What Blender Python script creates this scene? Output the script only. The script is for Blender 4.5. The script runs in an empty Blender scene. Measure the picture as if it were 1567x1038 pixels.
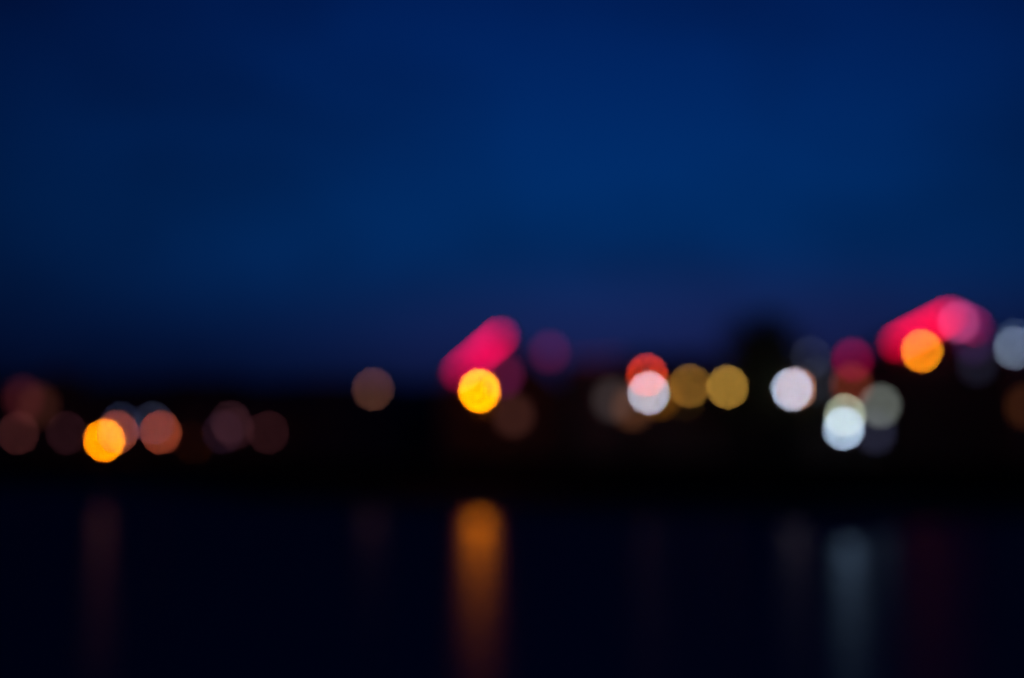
import bpy, bmesh, math, random
from mathutils import Vector, Matrix
random.seed(7)
R = math.radians
scene = bpy.context.scene
col = scene.collection

# ------------------------------------------------------------------ camera
LENS, SENSOR = 50.0, 36.0
F = 1567 * LENS / SENSOR                 # focal length in photo pixels
HC = 1.6                                 # eye height above the water
PITCH = math.atan((692 - 519) / F)
cd = bpy.data.cameras.new('camera')
cam = bpy.data.objects.new('camera', cd); col.objects.link(cam)
cam.location = (0, 0, HC); cam.rotation_euler = (math.pi/2 + PITCH, 0, 0)
cd.lens = LENS; cd.sensor_width = SENSOR; cd.clip_end = 20000; cd.clip_start = 0.05
cd.dof.use_dof = True
FOC = 1.2
BLUR = 66.5 / F
cd.dof.focus_distance = FOC
cd.dof.aperture_fstop = (LENS/1000) / (BLUR * FOC)
cd.dof.aperture_ratio = 1.045
scene.camera = cam
DISC = math.pi/4 * (66.5/F) * (69.5/F)   # solid angle of one blur disc

def at(px, py, Y):
    """world point seen at photo pixel (px, py) at distance Y along the ground"""
    v = Vector(((px-783.5)/F, (519-py)/F, -1.0))
    v = Matrix.Rotation(math.pi/2 + PITCH, 3, 'X') @ v
    return Vector((0, 0, HC)) + v * (Y / v.y)

def lin(c):
    return [((x/255)/12.92 if x/255 <= .04045 else ((x/255+.055)/1.055)**2.4) for x in c]

# ------------------------------------------------------------------ materials
def mat(name):
    m = bpy.data.materials.new(name); m.use_nodes = True
    nt = m.node_tree
    return m, nt, nt.nodes['Principled BSDF']

def rough_mat(name, base, var=.35, scale=3.0, rough=.85, bump=.2, metal=0.0):
    m, nt, p = mat(name)
    tc = nt.nodes.new('ShaderNodeTexCoord')
    n = nt.nodes.new('ShaderNodeTexNoise'); n.inputs['Scale'].default_value = scale; n.inputs['Detail'].default_value = 6
    nt.links.new(tc.outputs['Object'], n.inputs['Vector'])
    r = nt.nodes.new('ShaderNodeValToRGB')
    r.color_ramp.elements[0].position = .3; r.color_ramp.elements[1].position = .7
    r.color_ramp.elements[0].color = [b*(1-var) for b in base] + [1]
    r.color_ramp.elements[1].color = [b*(1+var) for b in base] + [1]
    nt.links.new(n.outputs['Fac'], r.inputs['Fac'])
    nt.links.new(r.outputs['Color'], p.inputs['Base Color'])
    p.inputs['Roughness'].default_value = rough; p.inputs['Metallic'].default_value = metal
    b = nt.nodes.new('ShaderNodeBump'); b.inputs['Strength'].default_value = bump; b.inputs['Distance'].default_value = .02
    nt.links.new(n.outputs['Fac'], b.inputs['Height']); nt.links.new(b.outputs['Normal'], p.inputs['Normal'])
    return m

def brick_mat(name, c1, c2, mortar):
    m, nt, p = mat(name)
    tc = nt.nodes.new('ShaderNodeTexCoord')
    mp = nt.nodes.new('ShaderNodeMapping'); mp.inputs['Rotation'].default_value = (R(90), 0, 0)
    b = nt.nodes.new('ShaderNodeTexBrick'); b.inputs['Scale'].default_value = 2.2
    b.inputs['Color1'].default_value = (*c1, 1); b.inputs['Color2'].default_value = (*c2, 1); b.inputs['Mortar'].default_value = (*mortar, 1)
    nt.links.new(tc.outputs['Object'], mp.inputs['Vector']); nt.links.new(mp.outputs['Vector'], b.inputs['Vector'])
    nt.links.new(b.outputs['Color'], p.inputs['Base Color']); p.inputs['Roughness'].default_value = .9
    return m

def emit_mat(name, rgb, strength):
    m, nt, p = mat(name)
    p.inputs['Base Color'].default_value = (.6, .6, .6, 1)
    p.inputs['Base Color'].default_value = (.05, .05, .05, 1)
    p.inputs['Emission Color'].default_value = (*rgb, 1)
    p.inputs['Emission Strength'].default_value = strength
    m.cycles.emission_sampling = 'FRONT'
    return m

def glow(name, rgb, area, dist, k=1.0):
    """emission whose defocused disc has linear colour rgb*k: area = visible lamp area in m2"""
    mx = max(rgb)
    return emit_mat(name, [c/mx for c in rgb], mx * k * DISC / (area / dist**2))

M = {}
M['plaster'] = rough_mat('dark_plaster', (.07, .066, .062), .25, 1.2)
M['stone'] = rough_mat('grey_stone', (.075, .075, .075), .3, 2.0)
M['ochre'] = rough_mat('dull_ochre_plaster', (.085, .066, .046), .25, 1.5)
M['brick'] = brick_mat('dark_brick', (.06, .028, .022), (.045, .022, .018), (.055, .05, .048))
M['slate'] = rough_mat('slate_roof', (.035, .037, .042), .3, 5.0, .7)
M['tile'] = rough_mat('tile_roof', (.07, .035, .027), .3, 5.0, .8)
M['frame'] = rough_mat('painted_frame', (.16, .16, .155), .1, 6, .5, .05)
M['door'] = rough_mat('door_paint', (.05, .06, .05), .2, 4, .5, .1)
M['iron'] = rough_mat('dark_painted_iron', (.025, .027, .028), .2, 12, .45, .1, .4)
M['brass'] = rough_mat('dull_brass', (.2, .14, .06), .2, 20, .4, .05, .9)
M['quay'] = rough_mat('wet_quay_stone', (.06, .06, .055), .4, .9, .8, .5)
M['paving'] = rough_mat('paving', (.09, .088, .085), .25, 1.6, .85)
M['ground'] = rough_mat('ground', (.05, .052, .04), .4, .3, .95)
M['bank'] = rough_mat('bank_grass', (.011, .014, .007), .4, 2.5, 1.0, .1)
M['bank'].node_tree.nodes['Principled BSDF'].inputs['Specular IOR Level'].default_value = 0
M['hill'] = rough_mat('wooded_hill', (.025, .035, .02), .5, .05, 1.0, .6)
M['bark'] = rough_mat('bark', (.06, .048, .038), .35, 6, .9, .5)
M['leaf'] = rough_mat('leaf', (.045, .07, .03), .45, .6, .7, .1)
def glass_mat():
    m, nt, p = mat('window_glass'); p.inputs['Base Color'].default_value = (.012, .013, .015, 1)
    p.inputs['Roughness'].default_value = .06
    n = nt.nodes.new('ShaderNodeTexNoise'); n.inputs['Scale'].default_value = 1.3
    b = nt.nodes.new('ShaderNodeBump'); b.inputs['Strength'].default_value = .03
    nt.links.new(n.outputs['Fac'], b.inputs['Height']); nt.links.new(b.outputs['Normal'], p.inputs['Normal'])
    return m
M['glass'] = glass_mat()

# ------------------------------------------------------------------ mesh helpers
def new_bm(): return bmesh.new()
def box(bm, x0, x1, y0, y1, z0, z1):
    v = [bm.verts.new(c) for c in ((x0,y0,z0),(x1,y0,z0),(x1,y1,z0),(x0,y1,z0),(x0,y0,z1),(x1,y0,z1),(x1,y1,z1),(x0,y1,z1))]
    for f in ((0,3,2,1),(4,5,6,7),(0,1,5,4),(1,2,6,5),(2,3,7,6),(3,0,4,7)): bm.faces.new([v[i] for i in f])
def prism(bm, poly, y0, y1):
    """polygon in x,z (counter-clockwise seen from -y) pushed from y0 to y1"""
    a = [bm.verts.new((x, y0, z)) for x, z in poly]; b = [bm.verts.new((x, y1, z)) for x, z in poly]
    bm.faces.new(a); bm.faces.new(b[::-1])
    n = len(poly)
    for i in range(n): bm.faces.new((a[(i+1) % n], a[i], b[i], b[(i+1) % n]))
def tube(bm, pts, rad, seg=10):
    """round tube through pts; rad a number or one per point"""
    pts = [Vector(p) for p in pts]
    if not isinstance(rad, (list, tuple)): rad = [rad]*len(pts)
    rings = []
    for i, p in enumerate(pts):
        d = (pts[min(i+1, len(pts)-1)] - pts[max(i-1, 0)]).normalized()
        up = Vector((0, 1, 0)) if abs(d.y) < .9 else Vector((1, 0, 0))
        u = d.cross(up).normalized(); w = d.cross(u).normalized()
        rings.append([bm.verts.new(p + (u*math.cos(2*math.pi*k/seg) + w*math.sin(2*math.pi*k/seg))*rad[i]) for k in range(seg)])
    for a, b in zip(rings, rings[1:]):
        for k in range(seg): bm.faces.new((a[k], a[(k+1) % seg], b[(k+1) % seg], b[k]))
    bm.faces.new(rings[0][::-1]); bm.faces.new(rings[-1])
def lathe(bm, prof, seg=16, z=0):
    rings = [[bm.verts.new((r*math.cos(2*math.pi*k/seg), r*math.sin(2*math.pi*k/seg), z+h)) for k in range(seg)] for r, h in prof]
    for a, b in zip(rings, rings[1:]):
        for k in range(seg): bm.faces.new((a[k], a[(k+1) % seg], b[(k+1) % seg], b[k]))
    bm.faces.new(rings[0][::-1]); bm.faces.new(rings[-1])
def sphere(bm, r, z=0, seg=20, sz=1.0):
    bmesh.ops.create_uvsphere(bm, u_segments=seg, v_segments=seg//2, radius=r, matrix=Matrix.Translation((0,0,z)) @ Matrix.Diagonal((1,1,sz,1)))
def to_mesh(name, bm, m, smooth=False):
    bmesh.ops.recalc_face_normals(bm, faces=bm.faces)
    me = bpy.data.meshes.new(name); bm.to_mesh(me); bm.free()
    me.materials.append(m)
    if smooth: me.polygons.foreach_set('use_smooth', [True]*len(me.polygons))
    return me
def link(name, me, parent=None, loc=(0,0,0), label=None):
    o = bpy.data.objects.new(name, me); col.objects.link(o); o.location = loc
    if parent: o.parent = parent
    if label: o['label'] = label
    return o
def part(name, bm, m, parent, smooth=False, label=None, loc=(0,0,0)):
    return link(name, to_mesh(name, bm, m, smooth), parent, loc, label)
def thing(name, label, cat, loc, group=None):
    o = bpy.data.objects.new(name, None); col.objects.link(o); o.location = loc; o.empty_display_size = .5
    o['label'] = label; o['category'] = cat
    if group: o['group'] = group
    return o
def struct(name, bm, m):
    o = part(name, bm, m, None); o['kind'] = 'structure'; return o

# ------------------------------------------------------------------ setting: water, land, hills
QZ = 1.0
EDGE = [(-900, 130), (-150, 92), (-60, 80), (-18, 66), (-9, 47), (1, 40.5), (8, 36.5), (40, 35), (900, 32)]   # water's edge
EZ = .38
SHORE = [(-900, 260), (-150, 205), (-60, 186), (-29, 172), (-19, 139), (20, 136), (70, 135), (900, 128)]

def water_mat():
    m = bpy.data.materials.new('river_water'); m.use_nodes = True
    nt = m.node_tree; nt.nodes.clear()
    out = nt.nodes.new('ShaderNodeOutputMaterial')
    tc = nt.nodes.new('ShaderNodeTexCoord')
    mp = nt.nodes.new('ShaderNodeMapping'); mp.inputs['Scale'].default_value = (.5, 1.0, 1)
    nt.links.new(tc.outputs['Object'], mp.inputs['Vector'])
    n1 = nt.nodes.new('ShaderNodeTexNoise'); n1.inputs['Scale'].default_value = .9; n1.inputs['Detail'].default_value = 3
    nt.links.new(mp.outputs['Vector'], n1.inputs['Vector'])
    b = nt.nodes.new('ShaderNodeBump'); b.inputs['Strength'].default_value = .25; b.inputs['Distance'].default_value = .05
    nt.links.new(n1.outputs['Fac'], b.inputs['Height'])
    g = nt.nodes.new('ShaderNodeBsdfGlossy'); g.distribution = 'GGX' if False else 'BECKMANN'
    g.inputs['Roughness'].default_value = WATER_ROUGH
    g.inputs['Color'].default_value = (WATER_REFL, WATER_REFL, WATER_REFL, 1)
    nt.links.new(b.outputs['Normal'], g.inputs['Normal'])
    d = nt.nodes.new('ShaderNodeBsdfDiffuse'); d.inputs['Color'].default_value = (.04, .08, .15, 1)  # navy put into the colour, standing in for most of the sky's reflection
    a = nt.nodes.new('ShaderNodeAddShader')
    nt.links.new(g.outputs[0], a.inputs[0]); nt.links.new(d.outputs[0], a.inputs[1])
    nt.links.new(a.outputs[0], out.inputs['Surface'])
    return m
WATER_ROUGH, WATER_REFL = .26, .018
bm = new_bm()
vs = [bm.verts.new(c) for c in ((-9000,-9000,0),(9000,-9000,0),(9000,9000,0),(-9000,9000,0))]; bm.faces.new(vs)
struct('water', bm, water_mat())

# promenade strip along the shore, then ground to the horizon
def strip(o0, o1, z):
    bm = new_bm()
    a = [bm.verts.new((x, y+o0, z)) for x, y in SHORE]; b = [bm.verts.new((x, y+o1, z)) for x, y in SHORE]
    for i in range(len(a)-1): bm.faces.new((a[i], a[i+1], b[i+1], b[i]))
    return bm
struct('promenade', strip(.5, 12, QZ), M['paving'])
bm = strip(11.9, 40, QZ-.004)
bm.verts.ensure_lookup_table()
n = len(SHORE)
far = [bm.verts.new((x*8, 9000, QZ-.004)) for x, y in SHORE]
bm.verts.ensure_lookup_table()
for i in range(n-1): bm.faces.new((bm.verts[n+i], bm.verts[n+i+1], far[i+1], far[i]))
struct('ground', bm, M['ground'])
# low stone edge of the far bank, then a dark grass slope up to the promenade
bm = new_bm()
for (x0, y0), (x1, y1) in zip(EDGE, EDGE[1:]):
    q = [bm.verts.new(c) for c in ((x0,y0,-1),(x1,y1,-1),(x1,y1,EZ),(x0,y0,EZ),(x0,y0+.6,EZ),(x1,y1+.6,EZ),(x0,y0+.6,EZ-.4),(x1,y1+.6,EZ-.4))]
    bm.faces.new((q[0],q[1],q[2],q[3])); bm.faces.new((q[3],q[2],q[5],q[4])); bm.faces.new((q[4],q[5],q[7],q[6]))
bmesh.ops.remove_doubles(bm, verts=bm.verts, dist=.001)
qw = part('quay_wall', bm, M['quay'], None)
qw['label'] = 'low dark stone edge running along the far bank at the waterline'; qw['category'] = 'wall'
def edge_y(x, L):
    for (x0, y0), (x1, y1) in zip(L, L[1:]):
        if x0 <= x <= x1: return y0+(y1-y0)*(x-x0)/(x1-x0)
bm = new_bm(); prev = None; rb = random.Random(3)
xs = sorted(set([x for x, y in EDGE+SHORE] + list(range(-150, 121, 3))))
for x in xs:
    ya, yb = edge_y(x, EDGE)+.55, edge_y(x, SHORE)+.6
    row = []
    for k in range(9):
        t = k/8; z = EZ-.03 + (QZ-.01-EZ+.03)*t + (rb.uniform(-.06, .06) if 0 < k < 8 else 0)
        row.append(bm.verts.new((x, ya+(yb-ya)*t, z)))
    if prev:
        for k in range(8): bm.faces.new((prev[k], row[k], row[k+1], prev[k+1]))
    prev = row
struct('grass_bank', bm, M['bank'])
# low wooded hills behind the houses
bm = new_bm()
prev = None
for i in range(161):
    px = -1400 + i*27
    t = px/1567
    ytop = 590 + 5*math.sin(t*7.1) + 3*math.sin(t*17+1) + 1.5*math.sin(t*41)
    x = at(px, ytop, 620).x; z = at(px, ytop, 620).z
    row = [bm.verts.new((x*.92, 560, QZ-1)), bm.verts.new((x*.96, 590, z*.62)), bm.verts.new((x, 620, z)), bm.verts.new((x*1.1, 760, z*.9)), bm.verts.new((x*1.3, 950, QZ-1))]
    if prev:
        for k in range(4): bm.faces.new((prev[k], row[k], row[k+1], prev[k+1]))
    prev = row
struct('hills', bm, M['hill'])

# ------------------------------------------------------------------ buildings
def ring_mesh(w, h):
    bm = new_bm(); t = .09
    box(bm, -w/2-t, -w/2, -.09, .02, -t, h+t); box(bm, w/2, w/2+t, -.09, .02, -t, h+t)
    box(bm, -w/2, w/2, -.09, .02, h, h+t); box(bm, -w/2, w/2, -.09, .02, -t, 0)
    box(bm, -.03, .03, -.075, .01, 0, h); box(bm, -w/2, -.03, -.07, .01, h*.6, h*.6+.05); box(bm, .03, w/2, -.07, .01, h*.6, h*.6+.05)
    return to_mesh('window_frame', bm, M['frame'])
def pane_mesh(w, h, m):
    bm = new_bm(); box(bm, -w/2, w/2, -.035, .01, 0, h)
    return to_mesh('pane', bm, m)
def sill_mesh(w):
    bm = new_bm(); box(bm, -w/2-.16, w/2+.16, -.2, .015, -.2, -.095)
    return to_mesh('sill', bm, M['stone'])
WM = {}
def window(parent, x, y, z, w=1.1, h=1.5, lit=None, label=None, dist=150):
    """window in a wall that faces the water; lit = linear colour of its blur disc"""
    key = (w, h)
    if key not in WM: WM[key] = (ring_mesh(w, h), pane_mesh(w, h, M['glass']), sill_mesh(w))
    fr = link('window', WM[key][0], parent, (x, y, z), label)
    if lit: link('pane', pane_mesh(w, h, glow('lit_pane', lit, w*h*.93, dist)), fr)
    else: link('pane', WM[key][1], fr)
    link('sill', WM[key][2], fr)
    return fr

def building(name, label, px0, px1, Y, ytop, kind, wall, roof, depth=11, storeys=3, lit=(), bays=None, slope=.7, door=True, chim=1, ridge_px=None, half=None):
    if ridge_px is not None:
        top = at(ridge_px, ytop, Y); x0, x1 = top.x-half, top.x+half
    else:
        x0, x1 = at(px0, ytop, Y).x, at(px1, ytop, Y).x; top = at((px0+px1)/2, ytop, Y)
    W = x1-x0; H = top.z-QZ
    b = thing(name, label, 'building', ((x0+x1)/2, Y, QZ), 'dark waterfront buildings across the water')
    hw = W/2
    if kind == 'front':                                   # gable towards the water
        eave = H - hw*slope
        bm = new_bm(); prism(bm, [(-hw, -.3), (hw, -.3), (hw, eave), (0, H), (-hw, eave)], 0, depth)
        part('wall', bm, wall, b)
        bm = new_bm(); o = .4; t = .22
        for s in (-1, 1):
            poly = [(0, H+.02), (s*(hw+o), eave-o*slope+.02), (s*(hw+o), eave-o*slope+.02+t), (0, H+t+.02)]
            prism(bm, poly if s < 0 else poly[::-1], -.35, depth+.35)
        rf = part('roof', bm, roof, b)
        chz = H - hw*slope*.5; chx = hw*.5; chy = depth*.6
    elif kind == 'side':                                  # ridge runs along the quay
        rise = min(slope*depth/2, H*.4); eave = H-rise
        bm = new_bm()
        pts = [(0, -.3), (depth, -.3), (depth, eave), (depth/2, H), (0, eave)]
        a = [bm.verts.new((-hw, y, z)) for y, z in pts]; c = [bm.verts.new((hw, y, z)) for y, z in pts]
        bm.faces.new(a); bm.faces.new(c[::-1])
        for i in range(5): bm.faces.new((a[i], c[i], c[(i+1) % 5], a[(i+1) % 5]))
        part('wall', bm, wall, b)
        bm = new_bm(); sl = rise/(depth/2); o = .45; t = .2
        for (ya, za, yb, zb) in ((-o, eave-o*sl, depth/2, H), (depth+o, eave-o*sl, depth/2, H)):
            q = [bm.verts.new((x, y, z)) for x in (-hw-.2, hw+.2) for y, z in ((ya, za+.02), (yb, zb+.02), (yb, zb+t+.02), (ya, za+t+.02))]
            for f in ((0,1,2,3), (4,7,6,5), (0,4,5,1), (1,5,6,2), (2,6,7,3), (3,7,4,0)): bm.faces.new([q[i] for i in f])
        rf = part('roof', bm, roof, b)
        chz = H-rise*.3; chx = hw*.6; chy = depth*.35
    else:                                                 # flat roof with parapet
        eave = H-.9
        bm = new_bm(); box(bm, -hw, hw, 0, depth, -.3, H-.8); part('wall', bm, wall, b)
        bm = new_bm(); box(bm, -hw-.12, hw+.12, -.12, .25, H-.797, H); box(bm, -hw-.12, hw+.12, depth-.25, depth+.12, H-.797, H)
        box(bm, -hw-.12, -hw+.25, .25, depth-.25, H-.797, H); box(bm, hw-.25, hw+.12, .25, depth-.25, H-.797, H)
        part('parapet', bm, M['stone'], b)
        bm = new_bm(); box(bm, -hw+.25, hw-.25, .25, depth-.25, H-.797, H-.55); rf = part('roof', bm, roof, b)
        chz = H-.6; chx = hw*.5; chy = depth*.6
    for i in range(chim):
        bm = new_bm(); cx = chx*(1 if i == 0 else -1); ztop = chz+(1.0 if kind == 'flat' else (H-chz)*.9+.4)
        box(bm, cx-.4, cx+.4, chy-.4, chy+.4, chz-.8, ztop); box(bm, cx-.48, cx+.48, chy-.48, chy+.48, ztop+.003, ztop+.15)
        for dx in (-.18, .18): tube(bm, [(cx+dx, chy, ztop+.1), (cx+dx, chy, ztop+.45)], .11, 8)
        part('chimney', bm, M['brick'], rf)
    # windows and door on the waterfront face
    bays = bays or max(2, int(W/2.6)); pitch = W/bays; sh = eave/storeys
    lits = []
    for (lp, ly, c, w, h, lb) in lit:
        p = at(lp, ly, Y); lx, lz = p.x-(x0+x1)/2, p.z-QZ
        lits.append((lx, lz, w, h)); window(b, lx, 0, lz-h/2, w, h, c, lb, (p-cam.location).length)
    dk = bays//2
    for s in range(storeys):
        for k in range(bays):
            x = -hw+pitch*(k+.5); z = s*sh+min(1.0, sh*.35); w, h = 1.1, min(1.5, sh*.5)
            h = round(h, 1)
            if any(abs(x-lx) < (w+lw)/2+.3 and abs(z+h/2-lz) < (h+lh)/2+.4 for lx, lz, lw, lh in lits): continue
            if s == 0 and k == dk and door:
                bm = new_bm(); box(bm, x-.55, x+.55, -.05, .01, -.3+.3, 2.2)
                box(bm, x-.42, x-.06, -.07, -.05+.003, .3, 1.0); box(bm, x+.06, x+.42, -.07, -.05+.003, .3, 1.0)
                box(bm, x-.42, x-.06, -.07, -.05+.003, 1.15, 2.0); box(bm, x+.06, x+.42, -.07, -.05+.003, 1.15, 2.0)
                d = part('door', bm, M['door'], b)
                bm = new_bm(); tube(bm, [(x+.47, -.06, 1.05), (x+.47, -.12, 1.05), (x+.36, -.12, 1.05)], .018, 8)
                part('handle', bm, M['brass'], d)
                continue
            window(b, x, 0, z, w, h)
    return b

L3 = lin
building('town_house', 'dark house at the far left end of the far shore', -95, 22, 214, 580, 'side', M['plaster'], M['slate'])
building('town_house', 'dark gabled house at far left with two dull red lit windows high up', 26, 132, 216, 568, 'front', M['ochre'], M['tile'],
         lit=[(34, 610, L3((46, 13, 16)), 1.9, 2.1, 'dull red lit window'), (60, 621, L3((36, 15, 10)), 1.9, 2.1, 'dull orange lit window')], slope=.5)
building('town_house', 'dark house behind the bright orange lamp at left', 136, 250, 215, 581, 'side', M['brick'], M['slate'])
building('town_house', 'dark house between the orange lamp and the dim row of red lamps at left', 255, 362, 218, 577, 'side', M['plaster'], M['tile'], chim=2)
building('town_house', 'dark house behind the dim cluster of brownish red lamps', 366, 472, 214, 583, 'side', M['ochre'], M['slate'])
building('apartment_building', 'flat roofed dark block left of the lone brown lamp', 477, 598, 208, 581, 'flat', M['stone'], M['slate'])
building('town_house', 'narrow dark house just left of the pink roof edge near the centre', 603, 671, 186, 586, 'side', M['brick'], M['slate'])

def neon(b, pts, rad, c, k, dist, label, name='neon_tube'):
    L = sum((Vector(q)-Vector(p)).length for p, q in zip(pts, pts[1:]))
    # a tube crossing the blur disc: share of the disc it covers
    D = 68/F*dist
    area = 2*rad*min(L, D)
    bm = new_bm(); tube(bm, pts, rad, 12)
    return part(name, bm, glow('pink_neon', c, area, dist, k), b, True, label)

# gabled hall behind the yellow lamp
YA = 155
sA = .843
A = building('gabled_hall', 'dark gabled hall behind the yellow lamp with a pink glowing left roof edge', 0, 0, YA, 514, 'front', M['brick'], M['slate'],
             depth=16, storeys=2, ridge_px=768, half=6.5, slope=sA, chim=0,
             lit=[(786, 636, L3((44, 22, 18)), 1.5, 1.5, 'dim brown lit window'), (770, 574, L3((66, 14, 44)), 1.2, 1.5, 'dim purple lit window')])
def rel(b, px, py, dy=-.45):
    p = at(px, py, b.location.y + dy); return (p.x-b.location.x, dy, p.z-QZ)
neon(A, [rel(A, 699, 572), rel(A, 732, 544)], .22, (.40, 0, .035), 1.0, YA, 'pink glowing tube, dimmer lower half', 'neon_tube')
neon(A, [rel(A, 733, 543), rel(A, 768, 513)], .22, (.60, 0, .052), 1.0, YA, 'pink glowing tube, brighter upper half', 'neon_tube')

B8 = building('warehouse', 'dark flat roofed warehouse with a faint red line of light along its roof', 864, 952, 158, 549, 'flat', M['stone'], M['slate'],
         lit=[(938, 612, L3((42, 36, 36)), 1.6, 1.7, 'dim grey lit window')])
neon(B8, [rel(B8, 872, 553, -.2), rel(B8, 950, 547, -.2)], .06, lin((22, 2, 6)), .7, 158, 'faint red light strip', 'light_strip')
building('town_house', 'broad dark house behind the red and white lamp pair and the two amber lamps', 957, 1106, 160, 541, 'side', M['plaster'], M['tile'], chim=2,
         lit=[(968, 624, L3((62, 35, 20)), 1.5, 1.6, 'dim orange lit window'), (1009, 606, L3((80, 46, 6)), 1.3, 1.5, 'amber lit window')])
building('town_house', 'low dark house behind the tall dark tree', 1111, 1222, 178, 566, 'side', M['ochre'], M['slate'])
B11 = building('town_house', 'dark house with a round magenta sign, right of the pinkish white lamp', 1226, 1349, 158, 547, 'side', M['plaster'], M['slate'], chim=1,
         lit=[(1246, 586, L3((44, 48, 58)), 1.2, 1.5, 'dim grey lit window'), (1303, 591, L3((84, 32, 18)), 1.1, 1.4, 'dim orange lit window'), (1340, 661, L3((28, 29, 44)), 1.2, 1.4, 'dim bluish lit window')])
bm = new_bm()
bmesh.ops.create_circle(bm, cap_ends=True, radius=.55, segments=28, matrix=Matrix.Rotation(R(90), 4, 'X'))
ex = bmesh.ops.extrude_face_region(bm, geom=bm.faces[:])
bmesh.ops.translate(bm, vec=(0, .12, 0), verts=[v for v in ex['geom'] if isinstance(v, bmesh.types.BMVert)])
p = rel(B11, 1305, 551, -.62)
part('sign', bm, glow('magenta_sign', lin((92, 0, 30)), math.pi*.55**2, 158), B11, False, 'round magenta glowing sign', p)

YB = 160
Bh = building('gabled_hall', 'tall dark gabled hall at right with hot pink glowing roof edges', 0, 0, YB, 483, 'front', M['brick'], M['slate'],
              depth=18, storeys=3, ridge_px=1457, half=7.4, slope=.506, chim=0,
              lit=[(1490, 524, L3((26, 12, 40)), 1.2, 1.5, 'dim violet lit window'), (1495, 556, L3((16, 17, 27)), 1.2, 1.5, 'faint bluish lit window')])
neon(Bh, [rel(Bh, 1369, 526), rel(Bh, 1455, 482)], .26, (1.0, 0, .045), 1.0, YB, 'hot pink glowing tube along the left slope')
neon(Bh, [rel(Bh, 1459, 483), rel(Bh, 1496, 502)], .08, lin((112, 10, 52)), 1.0, YB, 'dim purple pink tube along the right slope')
bm = new_bm(); sphere(bm, .4)
part('finial_lamp', bm, glow('pink_finial', lin((112, 44, 76)), math.pi*.4**2, YB), Bh, True, 'pale pink globe under the ridge', rel(Bh, 1467, 493, -.9))
building('apartment_building', 'flat roofed dark block cut by the right edge of the picture', 1564, 1720, 156, 541, 'flat', M['stone'], M['slate'],
         lit=[(1569, 622, L3((40, 18, 6)), 1.4, 1.5, 'dim orange lit window')])

# ------------------------------------------------------------------ street lamps
def street_lamp(px, py, Y, c, label, g=.28, k=1.0, cat='street lamp', two=None):
    p = at(px, py, Y); h = p.z-QZ
    s = thing('street_lamp', label, cat, (p.x, p.y, QZ), 'lit street lamps along the far shore')
    bm = new_bm(); lathe(bm, [(.19, -.05), (.19, .12), (.15, .16), (.15, .5), (.11, .58)], 14); part('base', bm, M['iron'], s, True)
    bm = new_bm(); tube(bm, [(0,0,.5), (0,0,h*.6), (0,0,h-g-.1)], [.075, .06, .045], 12); part('post', bm, M['iron'], s, True)
    bm = new_bm(); lathe(bm, [(.05, h-g-.12), (.13, h-g-.06), (.15, h-g*.9), (.10, h-g*.86)], 14); part('collar', bm, M['iron'], s, True)
    bm = new_bm(); sphere(bm, g, h)
    dist = (p-cam.location).length
    gl = part('globe', bm, glow('lamp_light', c, math.pi*g*g*.94, dist, k), s, True)
    bm = new_bm(); lathe(bm, [(.10, h+g*.93), (.11, h+g), (.03, h+g+.07), (.015, h+g+.2)], 12); part('cap', bm, M['iron'], s, True)
    return s
LAMPS = [
 (28, 663, 198, lin((52, 22, 22)), 'dim brownish red lamp at the left edge of the photo'),
 (102, 663, 197, lin((32, 13, 17)), 'very faint maroon lamp between the left edge and the bright orange lamp'),
 (159.5, 674, 190, (1.4, .265, 0), 'bright orange lamp at left, the brightest on the left shore'),
 (180, 661, 196, lin((128, 56, 42)), 'brick red lamp half hidden right behind the bright orange lamp'),
 (186, 648, 205, lin((20, 26, 42)), 'faint bluish lamp above the brick red lamp by the orange one'),
 (246, 662, 195, lin((140, 56, 36)), 'brick red lamp right of the bright orange lamp, overlapping a faint bluish one'),
 (234, 648, 203, lin((28, 32, 46)), 'faint bluish lamp overlapping the top left of a brick red lamp'),
 (353, 646, 196, lin((36, 18, 22)), 'dim brown lamp, highest of the dim cluster left of centre'),
 (358, 656, 192, lin((34, 14, 18)), 'dim reddish lamp in the middle of the dim cluster left of centre'),
 (410, 662, 190, lin((38, 16, 18)), 'dim red lamp at the right end of the dim cluster left of centre'),
 (341, 662, 198, lin((24, 12, 22)), 'barely visible lamp at the left end of the dim cluster left of centre'),
 (571, 596, 146, lin((80, 48, 38)), 'lone brown lamp between the left cluster and the pink roof edge'),
 (733.5, 598.5, 141.5, (2.4, .50, 0.0), 'large bright yellow lamp at the centre with an orange streak on the water'),
 (990, 574, 151, lin((172, 40, 16)), 'red orange lamp overlapping the top of a white lamp'),
 (993, 601.5, 142, lin((150, 156, 172)), 'white lamp just below the red orange lamp'),
 (1055, 591, 144, lin((102, 68, 24)), 'dull brown amber lamp between the white lamp and the brighter amber lamp'),
 (1113, 592.5, 143, lin((134, 98, 38)), 'amber lamp left of the tall dark tree'),
 (1212, 596, 142, (.30, .36, .48), 'bright pinkish white lamp right of the tall dark tree'),
 (1217, 595, 149, (.33, .11, .05), 'orange lamp hidden right behind the pinkish white lamp'),
 (1240, 547, 152, lin((24, 26, 36)), 'very faint blue lamp high above the pinkish white lamp'),
 (1293, 636, 146, lin((124, 130, 112)), 'pale grey lamp overlapping the top of the cool white lamp at right'),
 (1291, 656, 141, lin((142, 160, 184)), 'cool white lamp at right, lowest of the bright lamps'),
 (1411, 537.5, 144, lin((222, 116, 12)), 'tall orange lamp in front of the hot pink roof edge at right'),
 (1552, 533, 146, lin((70, 79, 94)), 'grey blue lamp at the right edge of the photo'),
 (1553, 521, 152, lin((26, 34, 46)), 'faint blue lamp just above the grey blue one at the right edge'),
]
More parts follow.
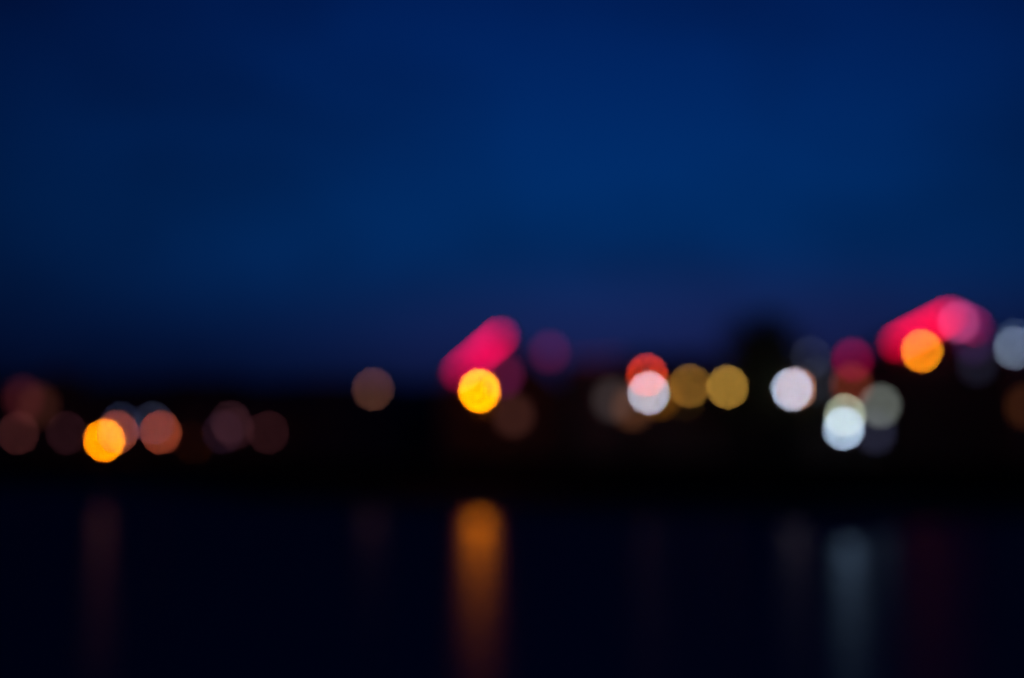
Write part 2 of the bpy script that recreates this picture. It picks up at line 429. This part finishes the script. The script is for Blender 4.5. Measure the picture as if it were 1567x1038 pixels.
def added_streak_spot(s, px, py, Y, color, watts):
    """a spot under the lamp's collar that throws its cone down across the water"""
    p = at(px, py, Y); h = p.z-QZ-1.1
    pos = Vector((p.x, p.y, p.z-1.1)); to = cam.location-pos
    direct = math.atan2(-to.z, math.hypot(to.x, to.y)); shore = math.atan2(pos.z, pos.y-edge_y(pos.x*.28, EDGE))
    down = direct + .42*(shore-direct)                             # upper edge of the cone: it falls on the water and passes below the camera
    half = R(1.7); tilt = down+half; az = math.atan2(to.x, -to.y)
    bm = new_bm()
    lathe(bm, [(.08, .22), (.15, .19), (.17, .05), (.18, -.1), (.155, -.1), (.13, -.04)], 16)  # made-up housing around the added spot
    hd = part('added_streak_spot', bm, M['iron'], s, True, None, (0, -.32, h)); hd.rotation_euler = (tilt-math.pi/2, 0, az)
    bm = new_bm(); tube(bm, [(0, 0, h), (0, -.25, h)], .03, 8); part('streak_spot_bracket', bm, M['iron'], s)
    ld = bpy.data.lights.new('added_streak_light', 'SPOT'); ld.energy = watts; ld.color = color  # added light, aimed only at the streak on the water
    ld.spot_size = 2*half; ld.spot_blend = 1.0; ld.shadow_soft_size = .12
    lo = bpy.data.objects.new('added_streak_light', ld); col.objects.link(lo); lo.parent = s
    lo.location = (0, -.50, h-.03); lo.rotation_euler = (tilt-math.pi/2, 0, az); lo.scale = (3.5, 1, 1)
STREAK_SPOTS = {733.5: ((1, .21, 0), 36000), 1293: ((.40, .66, 1), 27000), 159.5: ((1, .34, .3), 24000), 571: ((1, .4, .3), 550), 1212: ((1, .75, 1), 850)}  # lamps given an added spot to tune their water streaks
for px, py, Y, c, lb in LAMPS:
    if px < 600 and max(c) < 1: c = [v*.62 for v in c]
    s = street_lamp(px, py, Y, c, lb)
    if px in STREAK_SPOTS: added_streak_spot(s, px, py, Y, *STREAK_SPOTS[px])
street_lamp(841, 539, 150, lin((50, 5, 24)), 'faint violet lamp on a high mast right of the pink roof edge', g=.6)
s = street_lamp(1347, 621, 150, lin((74, 78, 74)), 'soft grey lamp with a larger globe beside the white pair at right', g=.55)
added_streak_spot(s, 1347, 621, 150, (.42, .66, 1), 2400)  # added spot for the grey lamp's streak too

# ------------------------------------------------------------------ trees
def tree(px, ytop, Y, rad, label, nleaf, trunk_h=.28):
    p = at(px, ytop, Y); H = p.z-QZ
    t = thing('tree', label, 'tree', (p.x, p.y, QZ), 'dark trees on the far shore')
    rnd = random.Random(int(px))
    bm = new_bm()
    tube(bm, [(0,0,-.2), (.05,0,H*.2), (-.08,.05,H*.45), (.05,0,H*.75)], [.34, .27, .2, .07], 10)
    tips = []
    for i in range(11):
        a = i*2.4; z0 = H*(.26+.045*i); r1 = rad*(.75+.2*rnd.random())*(1-.05*i)
        q = Vector((math.cos(a)*r1, math.sin(a)*r1, min(z0+H*.16, H*.93)))
        mid = Vector((math.cos(a)*r1*.45, math.sin(a)*r1*.45, z0+H*.05))
        tube(bm, [(0,0,z0), mid, q], [.11, .075, .03], 7); tips += [q, mid*.6+q*.4]
    part('trunk', bm, M['bark'], t, True)
    bm = new_bm()
    blobs = [(q, rad*(.32+.2*rnd.random())) for q in tips] + [(Vector((0,0,H*.86)), rad*.45), (Vector((.2,0,H*.7)), rad*.6), (Vector((0,.1,H*.55)), rad*.7)]
    tot = sum(r**2 for _, r in blobs)
    for c, r in blobs:
        for _ in range(int(nleaf*r*r/tot)):
            d = Vector((rnd.gauss(0,1), rnd.gauss(0,1), rnd.gauss(0,.85))).normalized()*r*rnd.random()**.45
            o = c+d
            if o.z > H: o.z = H-rnd.random()*.4
            n = Vector((rnd.gauss(0,1), rnd.gauss(0,1), rnd.gauss(0,1))).normalized(); u = n.orthogonal().normalized(); w = n.cross(u)
            s = .13+.12*rnd.random()
            bm.faces.new([bm.verts.new(o+u*s*a+w*s*b) for a, b in ((-1,0),(0,-.5),(1.1,0),(0,.5))])
    me = bpy.data.meshes.new('crown'); bm.to_mesh(me); bm.free(); me.materials.append(M['leaf'])
    link('crown', me, t)
tree(1164, 474, 151, 5.3, 'tall dark tree standing above the roofs left of the pinkish white lamp', 16000)
tree(1120, 545, 156, 2.8, 'lower dark tree behind the amber lamp', 4500)
tree(1222, 556, 158, 2.6, 'small dark tree behind the pinkish white lamp', 4000)

# ------------------------------------------------------------------ world: dusk sky
w = bpy.data.worlds.new('World'); scene.world = w; w.use_nodes = True
nt = w.node_tree; N = nt.nodes; Lk = nt.links
bg = N['Background']
tc = N.new('ShaderNodeTexCoord')
sky = N.new('ShaderNodeTexSky'); sky.sky_type = 'NISHITA'; sky.sun_disc = False
sky.sun_elevation = R(-4); sky.sun_rotation = R(12); sky.ozone_density = 6; sky.air_density = 1; sky.dust_density = .5
sep = N.new('ShaderNodeSeparateXYZ'); Lk.new(tc.outputs['Generated'], sep.inputs[0])
ramp = N.new('ShaderNodeValToRGB'); cr = ramp.color_ramp; cr.interpolation = 'B_SPLINE'
stops = [(-.02, (2,8,34)), (.045, (3,14,46)), (.075, (4,24,66)), (.11, (3,36,84)), (.155, (0,44,99)), (.20, (0,42,99)), (.25, (0,37,95)), (.31, (0,31,88)), (.6, (0,20,70)), (1, (0,14,50))]
def put(e, pos, c): e.position = pos; e.color = (*lin(c), 1)
# ramp position = sqrt-ish spread: fac = elevation sine mapped -0.05..1 -> 0..1
mr = N.new('ShaderNodeMapRange'); mr.inputs['From Min'].default_value = -.05; mr.inputs['From Max'].default_value = 1
Lk.new(sep.outputs['Z'], mr.inputs['Value']); Lk.new(mr.outputs['Result'], ramp.inputs['Fac'])
es = cr.elements
while len(es) < len(stops): es.new(.5)
for e, (z, c) in zip(es, stops): put(e, (z+.05)/1.05, c)
# the sky is brightest ahead where the sun went down, darker to both sides and behind
dot = N.new('ShaderNodeVectorMath'); dot.operation = 'DOT_PRODUCT'
Lk.new(tc.outputs['Generated'], dot.inputs[0]); dot.inputs[1].default_value = Vector((.06, 1, .16)).normalized()
az = N.new('ShaderNodeMapRange'); az.inputs['From Min'].default_value = .91; az.inputs['From Max'].default_value = 1.0
az.inputs['To Min'].default_value = .38; az.inputs['To Max'].default_value = .98
Lk.new(dot.outputs['Value'], az.inputs['Value'])
# thin cloud bands
cm = N.new('ShaderNodeMapping'); cm.inputs['Scale'].default_value = (2.6, 2.6, 5.5)
Lk.new(tc.outputs['Generated'], cm.inputs['Vector'])
cn = N.new('ShaderNodeTexNoise'); cn.inputs['Scale'].default_value = 1.8; cn.inputs['Detail'].default_value = 3
Lk.new(cm.outputs['Vector'], cn.inputs['Vector'])
cmr = N.new('ShaderNodeMapRange'); cmr.inputs['From Min'].default_value = .35; cmr.inputs['From Max'].default_value = .65
cmr.inputs['To Min'].default_value = .74; cmr.inputs['To Max'].default_value = 1.10
Lk.new(cn.outputs['Fac'], cmr.inputs['Value'])
mul = N.new('ShaderNodeMath'); mul.operation = 'MULTIPLY'; Lk.new(az.outputs[0], mul.inputs[0]); Lk.new(cmr.outputs[0], mul.inputs[1])
sc_ = N.new('ShaderNodeVectorMath'); sc_.operation = 'SCALE'
Lk.new(ramp.outputs['Color'], sc_.inputs[0]); Lk.new(mul.outputs[0], sc_.inputs['Scale'])
nis = N.new('ShaderNodeVectorMath'); nis.operation = 'MULTIPLY'; Lk.new(sky.outputs[0], nis.inputs[0]); nis.inputs[1].default_value = (.02, .03, .06)
add = N.new('ShaderNodeVectorMath'); add.operation = 'ADD'; Lk.new(sc_.outputs[0], add.inputs[0]); Lk.new(nis.outputs[0], add.inputs[1])
# violet afterglow low over the town, right of centre
gd = N.new('ShaderNodeVectorMath'); gd.operation = 'SUBTRACT'; Lk.new(tc.outputs['Generated'], gd.inputs[0]); gd.inputs[1].default_value = (.12, .985, .075)
gs = N.new('ShaderNodeVectorMath'); gs.operation = 'MULTIPLY'; Lk.new(gd.outputs[0], gs.inputs[0]); gs.inputs[1].default_value = (1/.24, 0, 1/.055)
gl_ = N.new('ShaderNodeVectorMath'); gl_.operation = 'LENGTH'; Lk.new(gs.outputs[0], gl_.inputs[0])
gm = N.new('ShaderNodeMapRange'); gm.interpolation_type = 'SMOOTHERSTEP'; gm.inputs['From Min'].default_value = 0; gm.inputs['From Max'].default_value = 1.6
gm.inputs['To Min'].default_value = 1; gm.inputs['To Max'].default_value = 0; Lk.new(gl_.outputs['Value'], gm.inputs['Value'])
gf = N.new('ShaderNodeMapRange'); gf.inputs['From Min'].default_value = 0; gf.inputs['From Max'].default_value = .3
gy = sep.outputs['Y']; Lk.new(gy, gf.inputs['Value'])
gmm = N.new('ShaderNodeMath'); gmm.operation = 'MULTIPLY'; Lk.new(gm.outputs[0], gmm.inputs[0]); Lk.new(gf.outputs[0], gmm.inputs[1])
gc = N.new('ShaderNodeVectorMath'); gc.operation = 'SCALE'; gc.inputs[0].default_value = (.006, .0028, .014); Lk.new(gmm.outputs[0], gc.inputs['Scale'])
add2 = N.new('ShaderNodeVectorMath'); add2.operation = 'ADD'; Lk.new(add.outputs[0], add2.inputs[0]); Lk.new(gc.outputs[0], add2.inputs[1])
Lk.new(add2.outputs[0], bg.inputs['Color']); bg.inputs['Strength'].default_value = 1.0

# ------------------------------------------------------------------ render settings
vs_ = scene.view_settings; vs_.view_transform = 'Standard'; vs_.look = 'None'; vs_.gamma = 1; vs_.exposure = 0
scene.render.engine = 'CYCLES'
c = scene.cycles
c.use_adaptive_sampling = False
c.use_denoising = True; c.denoiser = 'OPENIMAGEDENOISE'; c.denoising_input_passes = 'RGB'; c.denoising_prefilter = 'NONE'
c.sample_clamp_direct = 0; c.sample_clamp_indirect = 4
c.max_bounces = 4; c.caustics_reflective = False; c.caustics_refractive = False
c.filter_width = 1.5
